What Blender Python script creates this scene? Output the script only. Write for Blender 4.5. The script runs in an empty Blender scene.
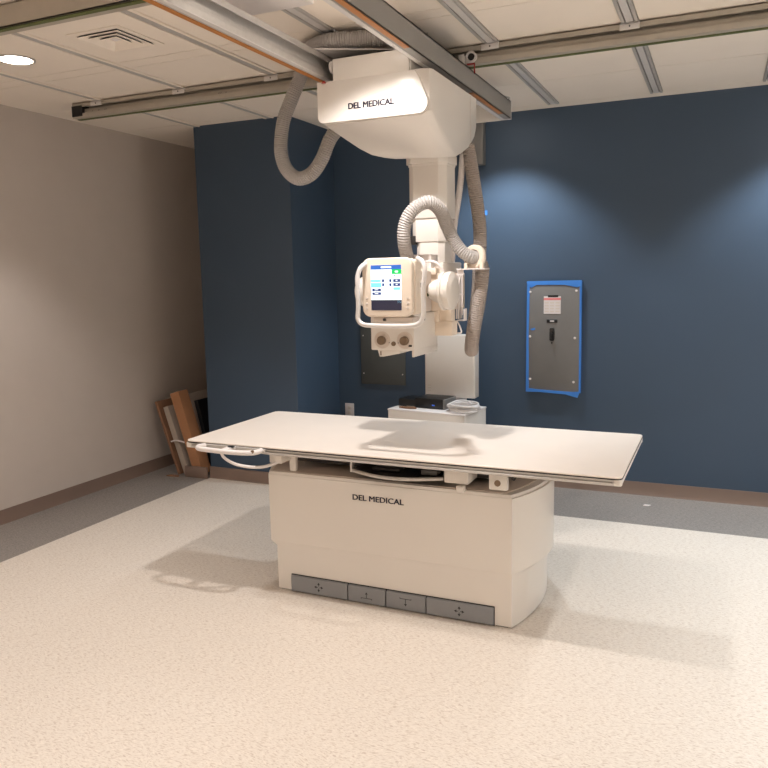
import bpy, bmesh, math
from mathutils import Vector, Matrix, Euler

PI = math.pi
COL = bpy.context.scene.collection

# ------------------------------------------------------------------ materials
def lin(c):
    return tuple(((v/255)/12.92 if v/255 <= .04045 else ((v/255+.055)/1.055)**2.4) for v in c)+(1,)

def mat(name, rgb, rough=.5, metal=0, spec=.5, var=0, vscale=6, bump=0, bscale=200, coat=0):
    m = bpy.data.materials.new(name); m.use_nodes = True
    nt = m.node_tree; b = nt.nodes['Principled BSDF']
    c = lin(rgb)
    b.inputs['Roughness'].default_value = rough
    b.inputs['Metallic'].default_value = metal
    b.inputs['Specular IOR Level'].default_value = spec
    b.inputs['Coat Weight'].default_value = coat
    tc = nt.nodes.new('ShaderNodeTexCoord')
    n = nt.nodes.new('ShaderNodeTexNoise'); n.inputs['Scale'].default_value = vscale
    n.inputs['Detail'].default_value = 4
    nt.links.new(tc.outputs['Object'], n.inputs['Vector'])
    r = nt.nodes.new('ShaderNodeValToRGB')
    v = max(var, .015)
    r.color_ramp.elements[0].color = tuple(x*(1-v) for x in c[:3])+(1,)
    r.color_ramp.elements[1].color = tuple(min(1, x*(1+v)) for x in c[:3])+(1,)
    r.color_ramp.elements[0].position = .3; r.color_ramp.elements[1].position = .7
    nt.links.new(n.outputs['Fac'], r.inputs['Fac'])
    nt.links.new(r.outputs['Color'], b.inputs['Base Color'])
    if bump:
        n2 = nt.nodes.new('ShaderNodeTexNoise'); n2.inputs['Scale'].default_value = bscale
        nt.links.new(tc.outputs['Object'], n2.inputs['Vector'])
        bp = nt.nodes.new('ShaderNodeBump'); bp.inputs['Strength'].default_value = bump
        bp.inputs['Distance'].default_value = .002
        nt.links.new(n2.outputs['Fac'], bp.inputs['Height'])
        nt.links.new(bp.outputs['Normal'], b.inputs['Normal'])
    return m

def emis(name, rgb, s):
    m = bpy.data.materials.new(name); m.use_nodes = True
    b = m.node_tree.nodes['Principled BSDF']
    b.inputs['Base Color'].default_value = lin(rgb)
    b.inputs['Emission Color'].default_value = lin(rgb)
    b.inputs['Emission Strength'].default_value = s
    b.inputs['Roughness'].default_value = .3
    return m

def floor_mat(name, base, fleck1, fleck2, amount=.5, rough=.42):
    """sheet vinyl with short irregular flecks"""
    m = bpy.data.materials.new(name); m.use_nodes = True
    nt = m.node_tree; b = nt.nodes['Principled BSDF']; L = nt.links.new
    tc = nt.nodes.new('ShaderNodeTexCoord')
    # warp the direction of the flecks so that they run in all directions
    def flecks(scale, rot, lo, hi):
        w = nt.nodes.new('ShaderNodeTexNoise'); w.inputs['Scale'].default_value = 5
        L(tc.outputs['Object'], w.inputs['Vector'])
        mx = nt.nodes.new('ShaderNodeVectorMath'); mx.operation = 'MULTIPLY_ADD'
        mx.inputs[1].default_value = (.07, .07, 0)
        L(w.outputs['Color'], mx.inputs[0]); L(tc.outputs['Object'], mx.inputs[2])
        mp = nt.nodes.new('ShaderNodeMapping'); mp.inputs['Rotation'].default_value = (0, 0, rot)
        mp.inputs['Scale'].default_value = (1, 3.4, 1)
        L(mx.outputs[0], mp.inputs['Vector'])
        n = nt.nodes.new('ShaderNodeTexNoise'); n.inputs['Scale'].default_value = scale
        n.inputs['Detail'].default_value = 2; n.inputs['Roughness'].default_value = .6
        L(mp.outputs[0], n.inputs['Vector'])
        r = nt.nodes.new('ShaderNodeMapRange')
        r.inputs['From Min'].default_value = lo; r.inputs['From Max'].default_value = hi
        L(n.outputs['Fac'], r.inputs['Value'])
        return r.outputs[0]
    def mix(a, bcol, f, k):
        mul = nt.nodes.new('ShaderNodeMath'); mul.operation = 'MULTIPLY'; mul.inputs[1].default_value = k
        L(f, mul.inputs[0])
        x = nt.nodes.new('ShaderNodeMix'); x.data_type = 'RGBA'
        L(mul.outputs[0], x.inputs[0])
        if isinstance(a, tuple): x.inputs[6].default_value = a
        else: L(a, x.inputs[6])
        x.inputs[7].default_value = bcol
        return x.outputs[2]
    c = mix(lin(base), lin(fleck1), flecks(48, .5, .56, .66), amount)
    c = mix(c, lin(fleck2), flecks(60, 2.1, .56, .66), amount*.9)
    c = mix(c, lin(fleck1), flecks(54, 3.0, .58, .68), amount*.8)
    c = mix(c, lin(tuple(min(255, v+16) for v in base)), flecks(52, 1.2, .56, .66), amount*.8)
    L(c, b.inputs['Base Color'])
    b.inputs['Roughness'].default_value = rough
    b.inputs['Specular IOR Level'].default_value = .35
    return m

M = {}
M['floor']  = floor_mat('vinyl_cream', (213, 204, 193), (172, 153, 138), (186, 171, 157), .7)
M['border'] = floor_mat('vinyl_grey', (132, 126, 121), (98, 91, 87), (164, 156, 149), .95)
M['ceil']   = mat('ceiling_tile', (238, 228, 216), .9, var=.02, vscale=3, bump=.25, bscale=350)
M['wallT']  = mat('taupe_paint', (192, 182, 174), .7, var=.015, bump=.1)
M['wallB']  = mat('navy_paint', (58, 76, 96), .55, var=.03, vscale=2, bump=.1)
M['wallW']  = mat('neutral_paint', (232, 226, 218), .8, var=.015)
M['base']   = mat('brown_rubber_base', (122, 103, 92), .5, var=.03)
M['white']  = mat('white_enamel', (222, 216, 209), .32, var=.012, vscale=2, coat=.15)
M['whiteC'] = mat('white_cool_panel', (226, 220, 218), .35, var=.012, vscale=2)
M['cream']  = mat('cream_plastic', (230, 216, 200), .4)
M['top']    = mat('table_laminate', (238, 228, 218), .3, var=.01)
M['alu']    = mat('brushed_aluminium', (194, 190, 186), .42, metal=.3, var=.04, vscale=40)
M['rail']   = mat('anodised_rail', (178, 171, 160), .5, metal=.3, var=.03, vscale=20)
M['strut']  = mat('strut_grey', (186, 182, 178), .5, metal=.2, var=.03)
M['strutw'] = mat('strut_white', (214, 210, 208), .45, metal=.1)
M['beamg']  = mat('beam_grey', (148, 145, 141), .5, metal=.1, var=.03)
M['dark']   = mat('dark_rubber', (30, 27, 26), .6)
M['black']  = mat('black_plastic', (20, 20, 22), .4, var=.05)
M['green']  = mat('green_strip', (86, 94, 50), .6, var=.08)
M['orange'] = mat('orange_strip', (178, 116, 58), .5, var=.08)
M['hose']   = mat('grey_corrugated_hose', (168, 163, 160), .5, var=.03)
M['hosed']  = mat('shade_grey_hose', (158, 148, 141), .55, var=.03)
M['pedal']  = mat('pedal_grey', (134, 135, 138), .5, var=.02)
M['ink']    = mat('navy_ink', (34, 30, 62), .5)
M['inkk']   = mat('symbol_ink', (40, 38, 38), .6)
M['panel']  = mat('panel_grey', (118, 116, 114), .45, metal=.2, var=.04, vscale=8)
M['access'] = mat('access_panel_grey', (82, 84, 82), .6, var=.03)
M['tape']   = mat('blue_tape', (58, 124, 204), .6, var=.06)
M['label']  = mat('label_white', (214, 206, 204), .6)
M['pink']   = mat('label_pink', (222, 130, 130), .6)
M['card']   = mat('cardboard', (158, 112, 78), .8, var=.06)
M['cardd']  = mat('cardboard_dark', (128, 92, 68), .85, var=.06)
M['paper']  = mat('grey_packing', (160, 146, 134), .8, var=.05)
M['brass']  = mat('knob_bronze', (128, 108, 88), .4, metal=.3)
M['knobr']  = mat('knob_ring', (208, 196, 186), .45)
M['red']    = mat('red_pointer', (150, 42, 36), .5)
M['orangey']= mat('spring_red', (180, 60, 40), .5)
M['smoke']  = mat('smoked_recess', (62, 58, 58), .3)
M['glow']   = emis('lamp_lens', (255, 244, 232), 25)
M['led']    = emis('blue_led', (40, 90, 200), .5)
for n, c, s in (('sW', (236, 246, 250), 1.0), ('sB', (48, 96, 178), .8), ('sG', (30, 180, 90), .9), ('sT', (118, 200, 218), .85),
                ('sD', (34, 58, 120), .6), ('sK', (46, 46, 66), .35), ('sL', (150, 205, 230), .9)):
    M[n] = emis('screen_'+n, c, s)

# ------------------------------------------------------------------ mesh building
class MB:
    def __init__(s): s.v = []; s.f = []; s.mi = []; s.cur = 0
    def mat(s, i): s.cur = i; return s
    def add(s, vs, fs):
        o = len(s.v); s.v += [tuple(v) for v in vs]
        for f in fs: s.f.append([o+i for i in f]); s.mi.append(s.cur)
        return s
    def addbm(s, bm):
        bm.verts.index_update()
        s.add([v.co.copy() for v in bm.verts], [[v.index for v in f.verts] for f in bm.faces]); bm.free(); return s
    def box(s, x0, x1, y0, y1, z0, z1, bev=0, seg=2, rot=None):
        bm = bmesh.new(); bmesh.ops.create_cube(bm, size=1)
        for v in bm.verts:
            v.co = Vector(((x0+x1)/2+v.co.x*(x1-x0), (y0+y1)/2+v.co.y*(y1-y0), (z0+z1)/2+v.co.z*(z1-z0)))
        if bev: bmesh.ops.bevel(bm, geom=list(bm.edges), offset=bev, segments=seg, profile=.5, affect='EDGES')
        if rot is not None: bmesh.ops.transform(bm, matrix=rot, verts=bm.verts)
        return s.addbm(bm)
    def prism(s, poly, axis, a0, a1, bev=0, seg=2, rot=None):
        """poly: 2D points in the plane normal to axis ('x': (y,z), 'y': (x,z), 'z': (x,y))"""
        def P(p, a):
            return {'x': (a, p[0], p[1]), 'y': (p[0], a, p[1]), 'z': (p[0], p[1], a)}[axis]
        bm = bmesh.new()
        A = [bm.verts.new(P(p, a0)) for p in poly]; Bv = [bm.verts.new(P(p, a1)) for p in poly]
        n = len(poly)
        bm.faces.new(A); bm.faces.new(Bv[::-1])
        for i in range(n): bm.faces.new((A[i], Bv[i], Bv[(i+1) % n], A[(i+1) % n]))
        bmesh.ops.recalc_face_normals(bm, faces=bm.faces)
        if bev: 
            es = [e for e in bm.edges if e.calc_face_angle(0) > .5]
            bmesh.ops.bevel(bm, geom=es, offset=bev, segments=seg, profile=.5, affect='EDGES')
        if rot is not None: bmesh.ops.transform(bm, matrix=rot, verts=bm.verts)
        return s.addbm(bm)
    def lathe(s, prof, org, axis, n=32):
        """prof: [(t, r)] along axis from org"""
        ax = Vector(axis).normalized()
        u = ax.orthogonal().normalized(); w = ax.cross(u)
        vs = []; fs = []
        org = Vector(org)
        for t, r in prof:
            for k in range(n):
                a = 2*PI*k/n; vs.append(org+ax*t+(u*math.cos(a)+w*math.sin(a))*max(r, 1e-5))
        m = len(prof)
        for i in range(m-1):
            for k in range(n):
                k2 = (k+1) % n; fs.append((i*n+k, i*n+k2, (i+1)*n+k2, (i+1)*n+k))
        fs.append(tuple(range(n))[::-1]); fs.append(tuple((m-1)*n+k for k in range(n)))
        return s.add(vs, fs)
    def ring(s, prof, org, axis, n=32):
        ax = Vector(axis).normalized(); u = ax.orthogonal().normalized(); w = ax.cross(u); org = Vector(org)
        vs = [org+ax*t+(u*math.cos(2*PI*k/n)+w*math.sin(2*PI*k/n))*r for t, r in prof for k in range(n)]
        m = len(prof)
        return s.add(vs, [(i*n+k, i*n+(k+1) % n, ((i+1) % m)*n+(k+1) % n, ((i+1) % m)*n+k) for i in range(m) for k in range(n)])
    def cyl(s, a, b, r, n=24):
        a = Vector(a); b = Vector(b); return s.lathe([(0, r), ((b-a).length, r)], a, b-a, n)
    def tube(s, pts, r, n=12, rib=0, pitch=.01, closed=False, step=.012):
        P = spline([Vector(p) for p in pts], closed, (pitch/2 if rib else step))
        m = len(P); vs = []; fs = []
        u = None
        for i in range(m):
            t = (P[(i+1) % m]-P[i-1]) if closed else (P[min(i+1, m-1)]-P[max(i-1, 0)])
            t.normalize()
            if u is None: u = t.orthogonal().normalized()
            u = (u-t*u.dot(t)).normalized(); w = t.cross(u)
            rr = r-(rib if i % 2 else 0)
            for k in range(n):
                a = 2*PI*k/n; vs.append(P[i]+(u*math.cos(a)+w*math.sin(a))*rr)
        for i in range(m if closed else m-1):
            j = (i+1) % m
            off = 0
            if closed and j == 0:       # closing twist: join to the nearest start vertex
                d = [(vs[i*n]-vs[k]).length for k in range(n)]; off = d.index(min(d))
            for k in range(n):
                k2 = (k+1) % n; fs.append((i*n+k, i*n+k2, j*n+(k2+off) % n, j*n+(k+off) % n))
        if not closed:
            fs.append(tuple(range(n))[::-1]); fs.append(tuple((m-1)*n+k for k in range(n)))
        return s.add(vs, fs)
    def build(s, name, mats, parent=None, org=None, label=None, bevel=None, sharp=35):
        """mesh in world coordinates; org = origin of the object (world)"""
        me = bpy.data.meshes.new(name)
        pw = ORG[parent.name] if parent else Vector((0, 0, 0))
        o_ = Vector(org) if org is not None else (pw if parent else Vector((0, 0, 0)))
        me.from_pydata([Vector(v)-o_ for v in s.v], [], s.f)
        for m in (mats if isinstance(mats, (list, tuple)) else [mats]): me.materials.append(m)
        for p, i in zip(me.polygons, s.mi): p.material_index = i; p.use_smooth = True
        bm = bmesh.new(); bm.from_mesh(me); bmesh.ops.recalc_face_normals(bm, faces=bm.faces); bm.to_mesh(me); bm.free()
        me.set_sharp_from_angle(angle=math.radians(sharp))
        me.update()
        o = bpy.data.objects.new(name, me); COL.objects.link(o)
        if parent: o.parent = parent
        o.location = o_-pw
        ORG[o.name] = o_
        if label: o['label'] = label
        return o

ORG = {}
def spline(P, closed, step):
    out = []
    n = len(P)
    rng = range(n) if closed else range(n-1)
    for i in rng:
        p1 = P[i]; p2 = P[(i+1) % n]
        p0 = P[i-1] if (closed or i > 0) else p1*2-p2
        p3 = P[(i+2) % n] if (closed or i+2 < n) else p2*2-p1
        L = (p2-p1).length; k = max(2, int(L/step))
        for j in range(k):
            t = j/k
            out.append(.5*((2*p1)+(p2-p0)*t+(2*p0-5*p1+4*p2-p3)*t*t+(3*p1-p0-3*p2+p3)*t**3))
    if not closed: out.append(P[-1].copy())
    # resample evenly
    acc = [0]
    seq = out+([out[0]] if closed else [])
    for a, b in zip(seq, seq[1:]): acc.append(acc[-1]+(b-a).length)
    N = max(4, int(acc[-1]/step)); N += N % 2
    res = []; j = 0
    for i in range(N if closed else N+1):
        d = acc[-1]*i/N
        while j < len(acc)-2 and acc[j+1] < d: j += 1
        sp = acc[j+1]-acc[j]; res.append(seq[j].lerp(seq[j+1], (d-acc[j])/sp if sp > 0 else 0))
    return res

def tag(o, label, cat, group=None, kind=None):
    o['label'] = label; o['category'] = cat
    if group: o['group'] = group
    if kind: o['kind'] = kind
    return o
def thing(name, loc, label, cat, group=None):
    o = bpy.data.objects.new(name, None); COL.objects.link(o); o.location = loc
    o.empty_display_size = .1; ORG[o.name] = Vector(loc)
    return tag(o, label, cat, group)
def struct(name, mb, m, label, cat):
    return tag(mb.build(name, m), label, cat, kind='structure')
def rrect(x0, x1, y0, y1, r, n=6):
    out = []
    for cx, cy, a0 in ((x1-r, y1-r, 0), (x0+r, y1-r, 90), (x0+r, y0+r, 180), (x1-r, y0+r, 270)):
        for k in range(n+1):
            a = math.radians(a0+90*k/n); out.append((cx+r*math.cos(a), cy+r*math.sin(a)))
    return out
def text_mesh(txt, size, name, parent, m, org, rot, bold=.0, label=None, xs=1.0, extr=.0006):
    cu = bpy.data.curves.new(name, 'FONT'); cu.body = txt; cu.size = size; cu.extrude = extr
    cu.resolution_u = 3
    tmp = bpy.data.objects.new(name+'_curve', cu); COL.objects.link(tmp)
    dg = bpy.context.evaluated_depsgraph_get()
    me = bpy.data.meshes.new_from_object(tmp.evaluated_get(dg))
    COL.objects.unlink(tmp); bpy.data.objects.remove(tmp)
    xs0 = [v.co.x for v in me.vertices]
    w = max(xs0)-min(xs0)
    bm = bmesh.new()
    for d in (-bold, 0, bold):
        k0 = len(bm.verts); bm.from_mesh(me); bm.verts.ensure_lookup_table()
        for v in bm.verts[k0:]: v.co.x += d; v.co.y += d*.4
    bm.to_mesh(me); bm.free()
    me.transform(Matrix.Diagonal((xs, 1, 1, 1)))
    me.transform(rot.to_4x4())
    me.materials.clear(); me.materials.append(m)
    o = bpy.data.objects.new(name, me); COL.objects.link(o); o.parent = parent
    pw = ORG[parent.name]; o.location = Vector(org)-pw; ORG[o.name] = Vector(org)
    if label: o['label'] = label
    return o, w*xs

# ------------------------------------------------------------------ room
XL, XR, YN, YB, H = -4.35, 2.6, -2.6, 5.575, 2.754
YS, XS0, XS1, BB = 4.885, -3.737, -2.90, .095
T = .1; YA = 5.86
struct('floor', MB().box(XL+.6, XR, YN, YS, -.06, 0), M['floor'], 'cream flecked vinyl floor field in the middle of the room', 'floor')
mb = MB().box(XL-T, XL+.6, YN, YB+T, -.06, 0).box(XL+.6, XR, YS, YB+T, -.06, 0).box(XL-T, XS0, YB+T, YA, -.06, 0)
struct('trim_1', mb, M['border'], 'grey flecked vinyl border running along the walls', 'floor border')

struct('wall_alcove', MB().box(XL, XS0, YA, YA+T, 0, H+.1).box(XS0, XS0+T, YB, YA+T, 0, H+.1), M['wallT'], 'taupe wall closing the narrow dark alcove at the left corner', 'wall')
struct('wall_left', MB().box(XL-T, XL, YN-T, YA+T, 0, H+.1), M['wallT'], 'taupe painted wall on the left', 'wall')
struct('wall_back', MB().box(XS0+T, XR+T, YB, YB+T, 0, H+.1), M['wallB'], 'navy blue painted wall behind the table', 'wall')
struct('wall_right', MB().box(XR, XR+T, YN, YB, 0, H+.1), M['wallW'], 'light painted wall on the right, outside the frame', 'wall')
struct('wall_front', MB().box(XL, XR+T, YN-T, YN, 0, H+.1), M['wallW'], 'light painted wall behind the camera', 'wall')
struct('wall_column', MB().box(XS0, XS1, YS, YB, 0, H+.05, .004), M['wallB'], 'navy blue boxed-out column projecting from the back wall', 'wall')
struct('baseboard_left', MB().prism([(XL, 0), (XL+.018, 0), (XL+.01, .02), (XL+.008, BB), (XL, BB)], 'y', YN, YA), M['base'], 'brown rubber baseboard along the taupe left wall', 'baseboard')
struct('baseboard_back', MB().prism([(YB, 0), (YB-.018, 0), (YB-.01, .02), (YB-.008, BB), (YB, BB)], 'x', XS1, XR), M['base'], 'brown rubber baseboard along the navy back wall', 'baseboard')
mb = MB().prism([(YS, 0), (YS-.014, 0), (YS-.009, .02), (YS-.008, BB), (YS, BB)], 'x', XS0-.008, XS1+.008)
mb.box(XS1, XS1+.008, YS, YB, 0, BB).box(XS0-.008, XS0, YS, YB, 0, BB)
struct('baseboard_column', mb, M['base'], 'brown rubber baseboard wrapped round the navy boxed column', 'baseboard')

# ceiling : plenum slab + tiles with open reveals
GX = [-4.365+.0, -3.712, -3.056, -2.40, -1.757, -1.112, -.442, .22, .88, 1.54, 2.2]
GY = [-2.6, -1.9, -1.25, -.6, .05, .71, 1.38, 2.04, 2.70, 3.363, 4.06, 4.785, 5.445]
mb = MB().box(XL, XR, YN, YB, H+.012, H+.1).box(XL, XS0, YB, YA, H, H+.1)
sw = .041
xs = [(XL, GX[1]-sw)]+[(a+sw, b-sw) for a, b in zip(GX[1:], GX[2:])]+[(GX[-1]+sw, XR)]
for x0, x1 in xs:
    ys = []
    y0 = YN
    for g in GY[1:]:
        hw = .052 if abs(g-3.363) < .01 or abs(g-.71) < .01 else 0
        ys.append((y0, g-hw-.003))
        if hw: ys.append((g-hw+.003, g+hw-.003))
        y0 = g+hw+.003
    ys.append((y0, YB))
    for a, b in ys: mb.box(x0, x1, a, b, H, H+.013)
ceil = struct('ceiling', mb, M['ceil'], 'beige suspended tile ceiling with flat panels', 'ceiling')
# strut channels set in the ceiling grid, running front to back
def strut_mb(x):
    m = MB()
    m.box(x-.038, x-.022, YN, YB-.13, H-.008, H+.012, .0015, 1).box(x+.022, x+.038, YN, YB-.13, H-.008, H+.012, .0015, 1)
    m.mat(1).box(x-.017, x+.017, YN, YB-.13, H-.006, H+.012, .0015, 1)
    m.mat(2).box(x-.022, x-.017, YN, YB-.13, H+.006, H+.012).box(x+.017, x+.022, YN, YB-.13, H+.006, H+.012)
    m.mat(3).box(x-.0405, x+.0405, YB-.13, YB, H, H+.012)
    return m
for i, x in enumerate(GX[1:]):
    left = i < 3
    struct('trim_%d' % (i+2), strut_mb(x), [M['strut'], M['strutw'], M['dark'], M['ceil']] if not left else [M['ceil'], M['strut'], M['dark'], M['ceil']],
           'metal strut channel set in the ceiling, line %s from the left wall' % ['one', 'two', 'three', 'four', 'five', 'six', 'seven', 'eight', 'nine', 'ten'][i], 'ceiling strut')

# ------------------------------------------------------------------ downlights
PROTO = []
def downlight(x, y, label, power=135, col=(1, .84, .70), cone=106, size=.06):
    t = thing('downlight', (x, y, H), label, 'ceiling light', 'recessed ceiling downlights')
    m = MB(); n = 36; vs = []; fs = []
    prof = [(.096, -.001), (.094, -.006), (.082, -.006), (.078, .002), (.078, .006)]
    for r, z in prof:
        for k in range(n): vs.append((x+r*math.cos(2*PI*k/n), y+r*math.sin(2*PI*k/n), H+z))
    for i in range(len(prof)-1):
        for k in range(n): fs.append((i*n+k, i*n+(k+1) % n, (i+1)*n+(k+1) % n, (i+1)*n+k))
    m.add(vs, fs).build('trim_ring', M['alu'], t)
    MB().lathe([(0, .078), (.003, .078)], (x, y, H-.004), (0, 0, 1), 36).build('lens', M['glow'], t)
    l = bpy.data.lights.new('lamp', 'SPOT'); l.energy = power; l.color = col
    l.spot_size = math.radians(cone); l.spot_blend = .5; l.shadow_soft_size = size
    lo = bpy.data.objects.new('lamp', l); COL.objects.link(lo); lo.parent = t; lo.location = (0, 0, -.02)
    return t
W1 = (1, .944, .908); W2 = (1, .948, .915); W3 = (.86, .94, 1)
downlight(-3.415, 3.015, 'round recessed downlight glowing in the ceiling near the left wall', 110, W1)
downlight(-1.38, 2.80, 'round recessed downlight above the table, in front of the crane cover', 165, W2, 124, .045)
downlight(.53, 3.03, 'round recessed downlight right of the table, out of view', 80, W2)
downlight(-1.43, 5.11, 'round recessed downlight by the navy wall, above the white cabinets', 170, W3)
downlight(.53, 5.11, 'round recessed downlight by the navy wall, right of the electrical panel', 170, W3)
downlight(-3.415, .96, 'round recessed downlight beside the camera, nearest the left wall', 110, W1)
downlight(-1.43, .96, 'round recessed downlight nearly overhead of the camera, left', 75, W1)
downlight(.53, .96, 'round recessed downlight nearly overhead of the camera, right', 75, W1)
downlight(-3.415, -1.1, 'round recessed downlight behind the camera, near the left wall', 175, W1)
downlight(-1.43, -1.1, 'round recessed downlight behind the camera, left', 175, W1)
downlight(.53, -1.1, 'round recessed downlight behind the camera, right', 175, W1)
downlight(2.0, -1.1, 'round recessed downlight behind the camera, by the right wall', 175, W1)
downlight(2.0, 5.0, 'added fill downlight in the far right corner, out of view', 260, W3)  # added unseen lamp, fills the room by bounce off the right wall
downlight(2.0, 3.03, 'added fill downlight by the middle of the right wall, out of view', 260, W3)  # added unseen lamp, cool fill for the right side of the base
downlight(2.0, .96, 'added fill downlight by the right wall level with the camera, out of view', 260, W3)  # added unseen lamp, lifts the ambient level

# ceiling vent
t = thing('ceiling_vent', (-2.72, 2.995, H), 'square white louvred air vent in the ceiling beside the bridge beam', 'vent')
vx, vy = -2.72, 2.995
def sqring(m, r0, z0, r1, z1):
    vs = []; fs = []
    for r, z in ((r0, z0), (r1, z1)):
        for sx, sy in ((-1, -1), (1, -1), (1, 1), (-1, 1)): vs.append((vx+sx*r, vy+sy*r, z))
    for k in range(4): fs.append((k, (k+1) % 4, 4+(k+1) % 4, 4+k))
    m.add(vs, fs); return m
m = MB(); 
for r0, r1 in ((.160, .130),):
    sqring(m, r0, H-.001, r0, H-.004); sqring(m, r0, H-.004, r1, H-.004)
m.build('frame', M['ceil'], t, label='pale square frame')
for r in (.126, .090, .054):
    m = MB().mat(1); sqring(m, r-.022, H+.0105, r-.001, H-.010); m.mat(0); sqring(m, r-.001, H-.010, r-.004, H-.012); sqring(m, r-.004, H-.012, r-.026, H+.0095)  # outer vane skins black: shade of the slots painted in
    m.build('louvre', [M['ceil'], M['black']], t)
MB().box(vx-.018, vx+.018, vy-.018, vy+.018, H-.004, H+.011, .001).build('centre_boss', M['whiteC'], t)
MB().box(vx-.127, vx+.127, vy-.127, vy+.127, H+.0105, H+.0118).build('duct_opening', M['black'], t, label='black plate painting the shaded duct opening behind the louvres')  # black plate stands in for the shaded duct void
# small ceiling disc
tag(MB().lathe([(0, .034), (.004, .036), (.006, .034)], (-3.62, 4.28, H-.006), (0, 0, 1)).build('sprinkler_cover', M['ceil']),
    'small round cover plate in the ceiling behind the far rail end', 'sprinkler cover')
# white surface panel hidden mostly above the beams
tag(MB().box(-2.02, -1.60, 2.56, 2.94, H-.03, H-.0085, .004).build('ceiling_access_panel', M['whiteC']),
    'plain white panel mounted under the ceiling between the bridge beams', 'ceiling panel')

# ------------------------------------------------------------------ ceiling rails (fixed)
def xrail(name, y0, sgn, x0, x1, label, plate_far, clips):
    """sgn=+1: open towards -y (front), web at the back. y0 = edge facing camera"""
    t = thing(name, (x0, y0, 2.648), label, 'ceiling rail')
    d = .07
    yy = (lambda a: y0+a) if sgn > 0 else (lambda a: y0+d-a)
    def bx(m, a0, a1, z0, z1, b=.001):
        ya, yb = sorted((yy(a0), yy(a1))); m.box(x0, x1, ya, yb, z0, z1, b, 1)
    m = MB()
    bx(m, 0, d, 2.736, 2.745); bx(m, 0, .006, 2.722, 2.737); bx(m, d-.008, d, 2.656, 2.737)
    bx(m, .022, d-.007, 2.700, 2.712); bx(m, 0, d, 2.656, 2.664); bx(m, 0, .006, 2.663, 2.684); bx(m, .020, .026, 2.684, 2.701)
    m.build('rail_channel', M['rail'], t)
    m = MB(); bx(m, .040, .066, 2.652, 2.6565, .0005); m.build('green_strip', M['green'], t, label='olive green strip under the rail')
    for cx in clips:
        ya, yb = sorted((yy(-.012), yy(.03)))
        c = MB().box(cx-.045, cx+.045, ya, yb, 2.738, 2.7465, .002).box(cx-.045, cx+.045, *(sorted((yy(-.012), yy(-.006)))), 2.714, 2.745, .002).build('mounting_clip', M['strutw'], t)
        MB().cyl((cx, yy(-.012), 2.729), (cx, yy(-.014), 2.729), .004, 10).build('screw', M['dark'], c)
    return t
far = xrail('ceiling_rail', 3.878, 1, -3.925, 1.4, 'beige ceiling rail near the navy wall, open face with green strip', None, [-3.712, -3.056, -2.40, -1.112, -.442, .22])
MB().box(-3.93, -3.84, 3.876, 3.945, 2.664, 2.732, .003).build('end_stop', M['black'], far, label='black end stop')
for k, xx in enumerate((-3.775, -3.72, -3.67, -3.655, -2.78, -2.765, -2.73)):
    MB().cyl((xx, 3.905, 2.692), (xx, 3.898, 2.692), .007, 10).build('screw', M['dark'], far)
near = xrail('ceiling_rail', 2.412, -1, -3.95, 1.4, 'beige ceiling rail at the upper left, solid side facing the camera', None, [-3.056, -2.40])

# ------------------------------------------------------------------ bridge (two beams + tie)
YE = 4.71
br = thing('ceiling_bridge', (-1.52, 3.3, 2.535), 'pair of grey bridge beams with orange strips rolling under the ceiling rails', 'crane bridge')
def beam(x0, sgn, label):
    """outer (solid) edge at x0, opening towards sgn"""
    d = .062
    m = MB(); y0 = 1.7
    def bx(m, a0, a1, z0, z1, b=.001):
        xa, xb = sorted((x0+sgn*a0, x0+sgn*a1)); m.box(xa, xb, y0, YE, z0, z1, b, 1)
    bx(m, 0, .006, 2.536, 2.64); bx(m, 0, d, 2.632, 2.64); bx(m, d-.006, d, 2.615, 2.633)
    bx(m, 0, d, 2.536, 2.543); bx(m, d-.006, d, 2.542, 2.560)
    bx(m, .006, .040, 2.583, 2.592); bx(m, .036, .040, 2.558, 2.584); bx(m, .022, .028, 2.591, 2.632)
    o = m.build('beam', M['beamg'] if sgn < 0 else M['alu'], br, label=label)
    for ya, yb in (((1.7, 3.06), (3.95, 4.53)) if sgn < 0 else ((1.7, 4.5),)):
        xa, xb = sorted((x0+sgn*.002, x0+sgn*.026))
        MB().box(xa, xb, ya, yb, 2.5325, 2.5365, .0005, 1).build('orange_strip', M['orange'], o, label='orange strip under the outer edge')
    m = MB(); bx(m, .040, d+.001, 2.5335, 2.5365, .0005); m.build('lower_flange', M['strutw'], o, label='pale lower flange')
    xa, xb = sorted((x0-sgn*.002, x0+sgn*(d+.002)))
    MB().box(xa, xb, YE, YE+.005, 2.532, 2.643, .001, 1).build('end_cap', M['strutw'], o)
    return o
beamA = beam(-1.822, 1, 'left beam, its grooved channel facing the carriage')
beamB = beam(-1.221, -1, 'right beam, its plain grey side facing the camera')
MB().box(-1.76, -1.284, YE-.012, YE, 2.53, 2.635, .002).build('tie_plate', M['white'], br, label='pale tie plate joining the far beam ends')
MB().box(-1.762, -1.281, 1.72, 1.73, 2.54, 2.63, .002).build('tie_plate', M['alu'], br)
for xx, s in ((-1.175, 1), (-1.868, -1)):
    for yy in (3.862, 2.505):
        q = 1 if yy > 3 else -1
        xw = xx-s*.034
        o = MB().box(*sorted((xw-s*.065, xw-s*.034)), yy-.008, yy+.006, 2.6405, 2.705, .002).box(*sorted((xw-s*.06, xw)), yy+.006, yy+.010, 2.66, 2.70, .001).build('roller_bracket', M['strutw'], br)
        MB().ring([(0, .018), (-.004, .020), (-.004, .028), (.014, .028), (.014, .018)], (xw, yy+.002, 2.69), (0, 1, 0)).build('roller', M['strutw'], o)
        MB().lathe([(0, .017), (.006, .017)], (xw, yy+.003, 2.69), (0, 1, 0), 20).build('hub', M['dark'], o)
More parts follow.
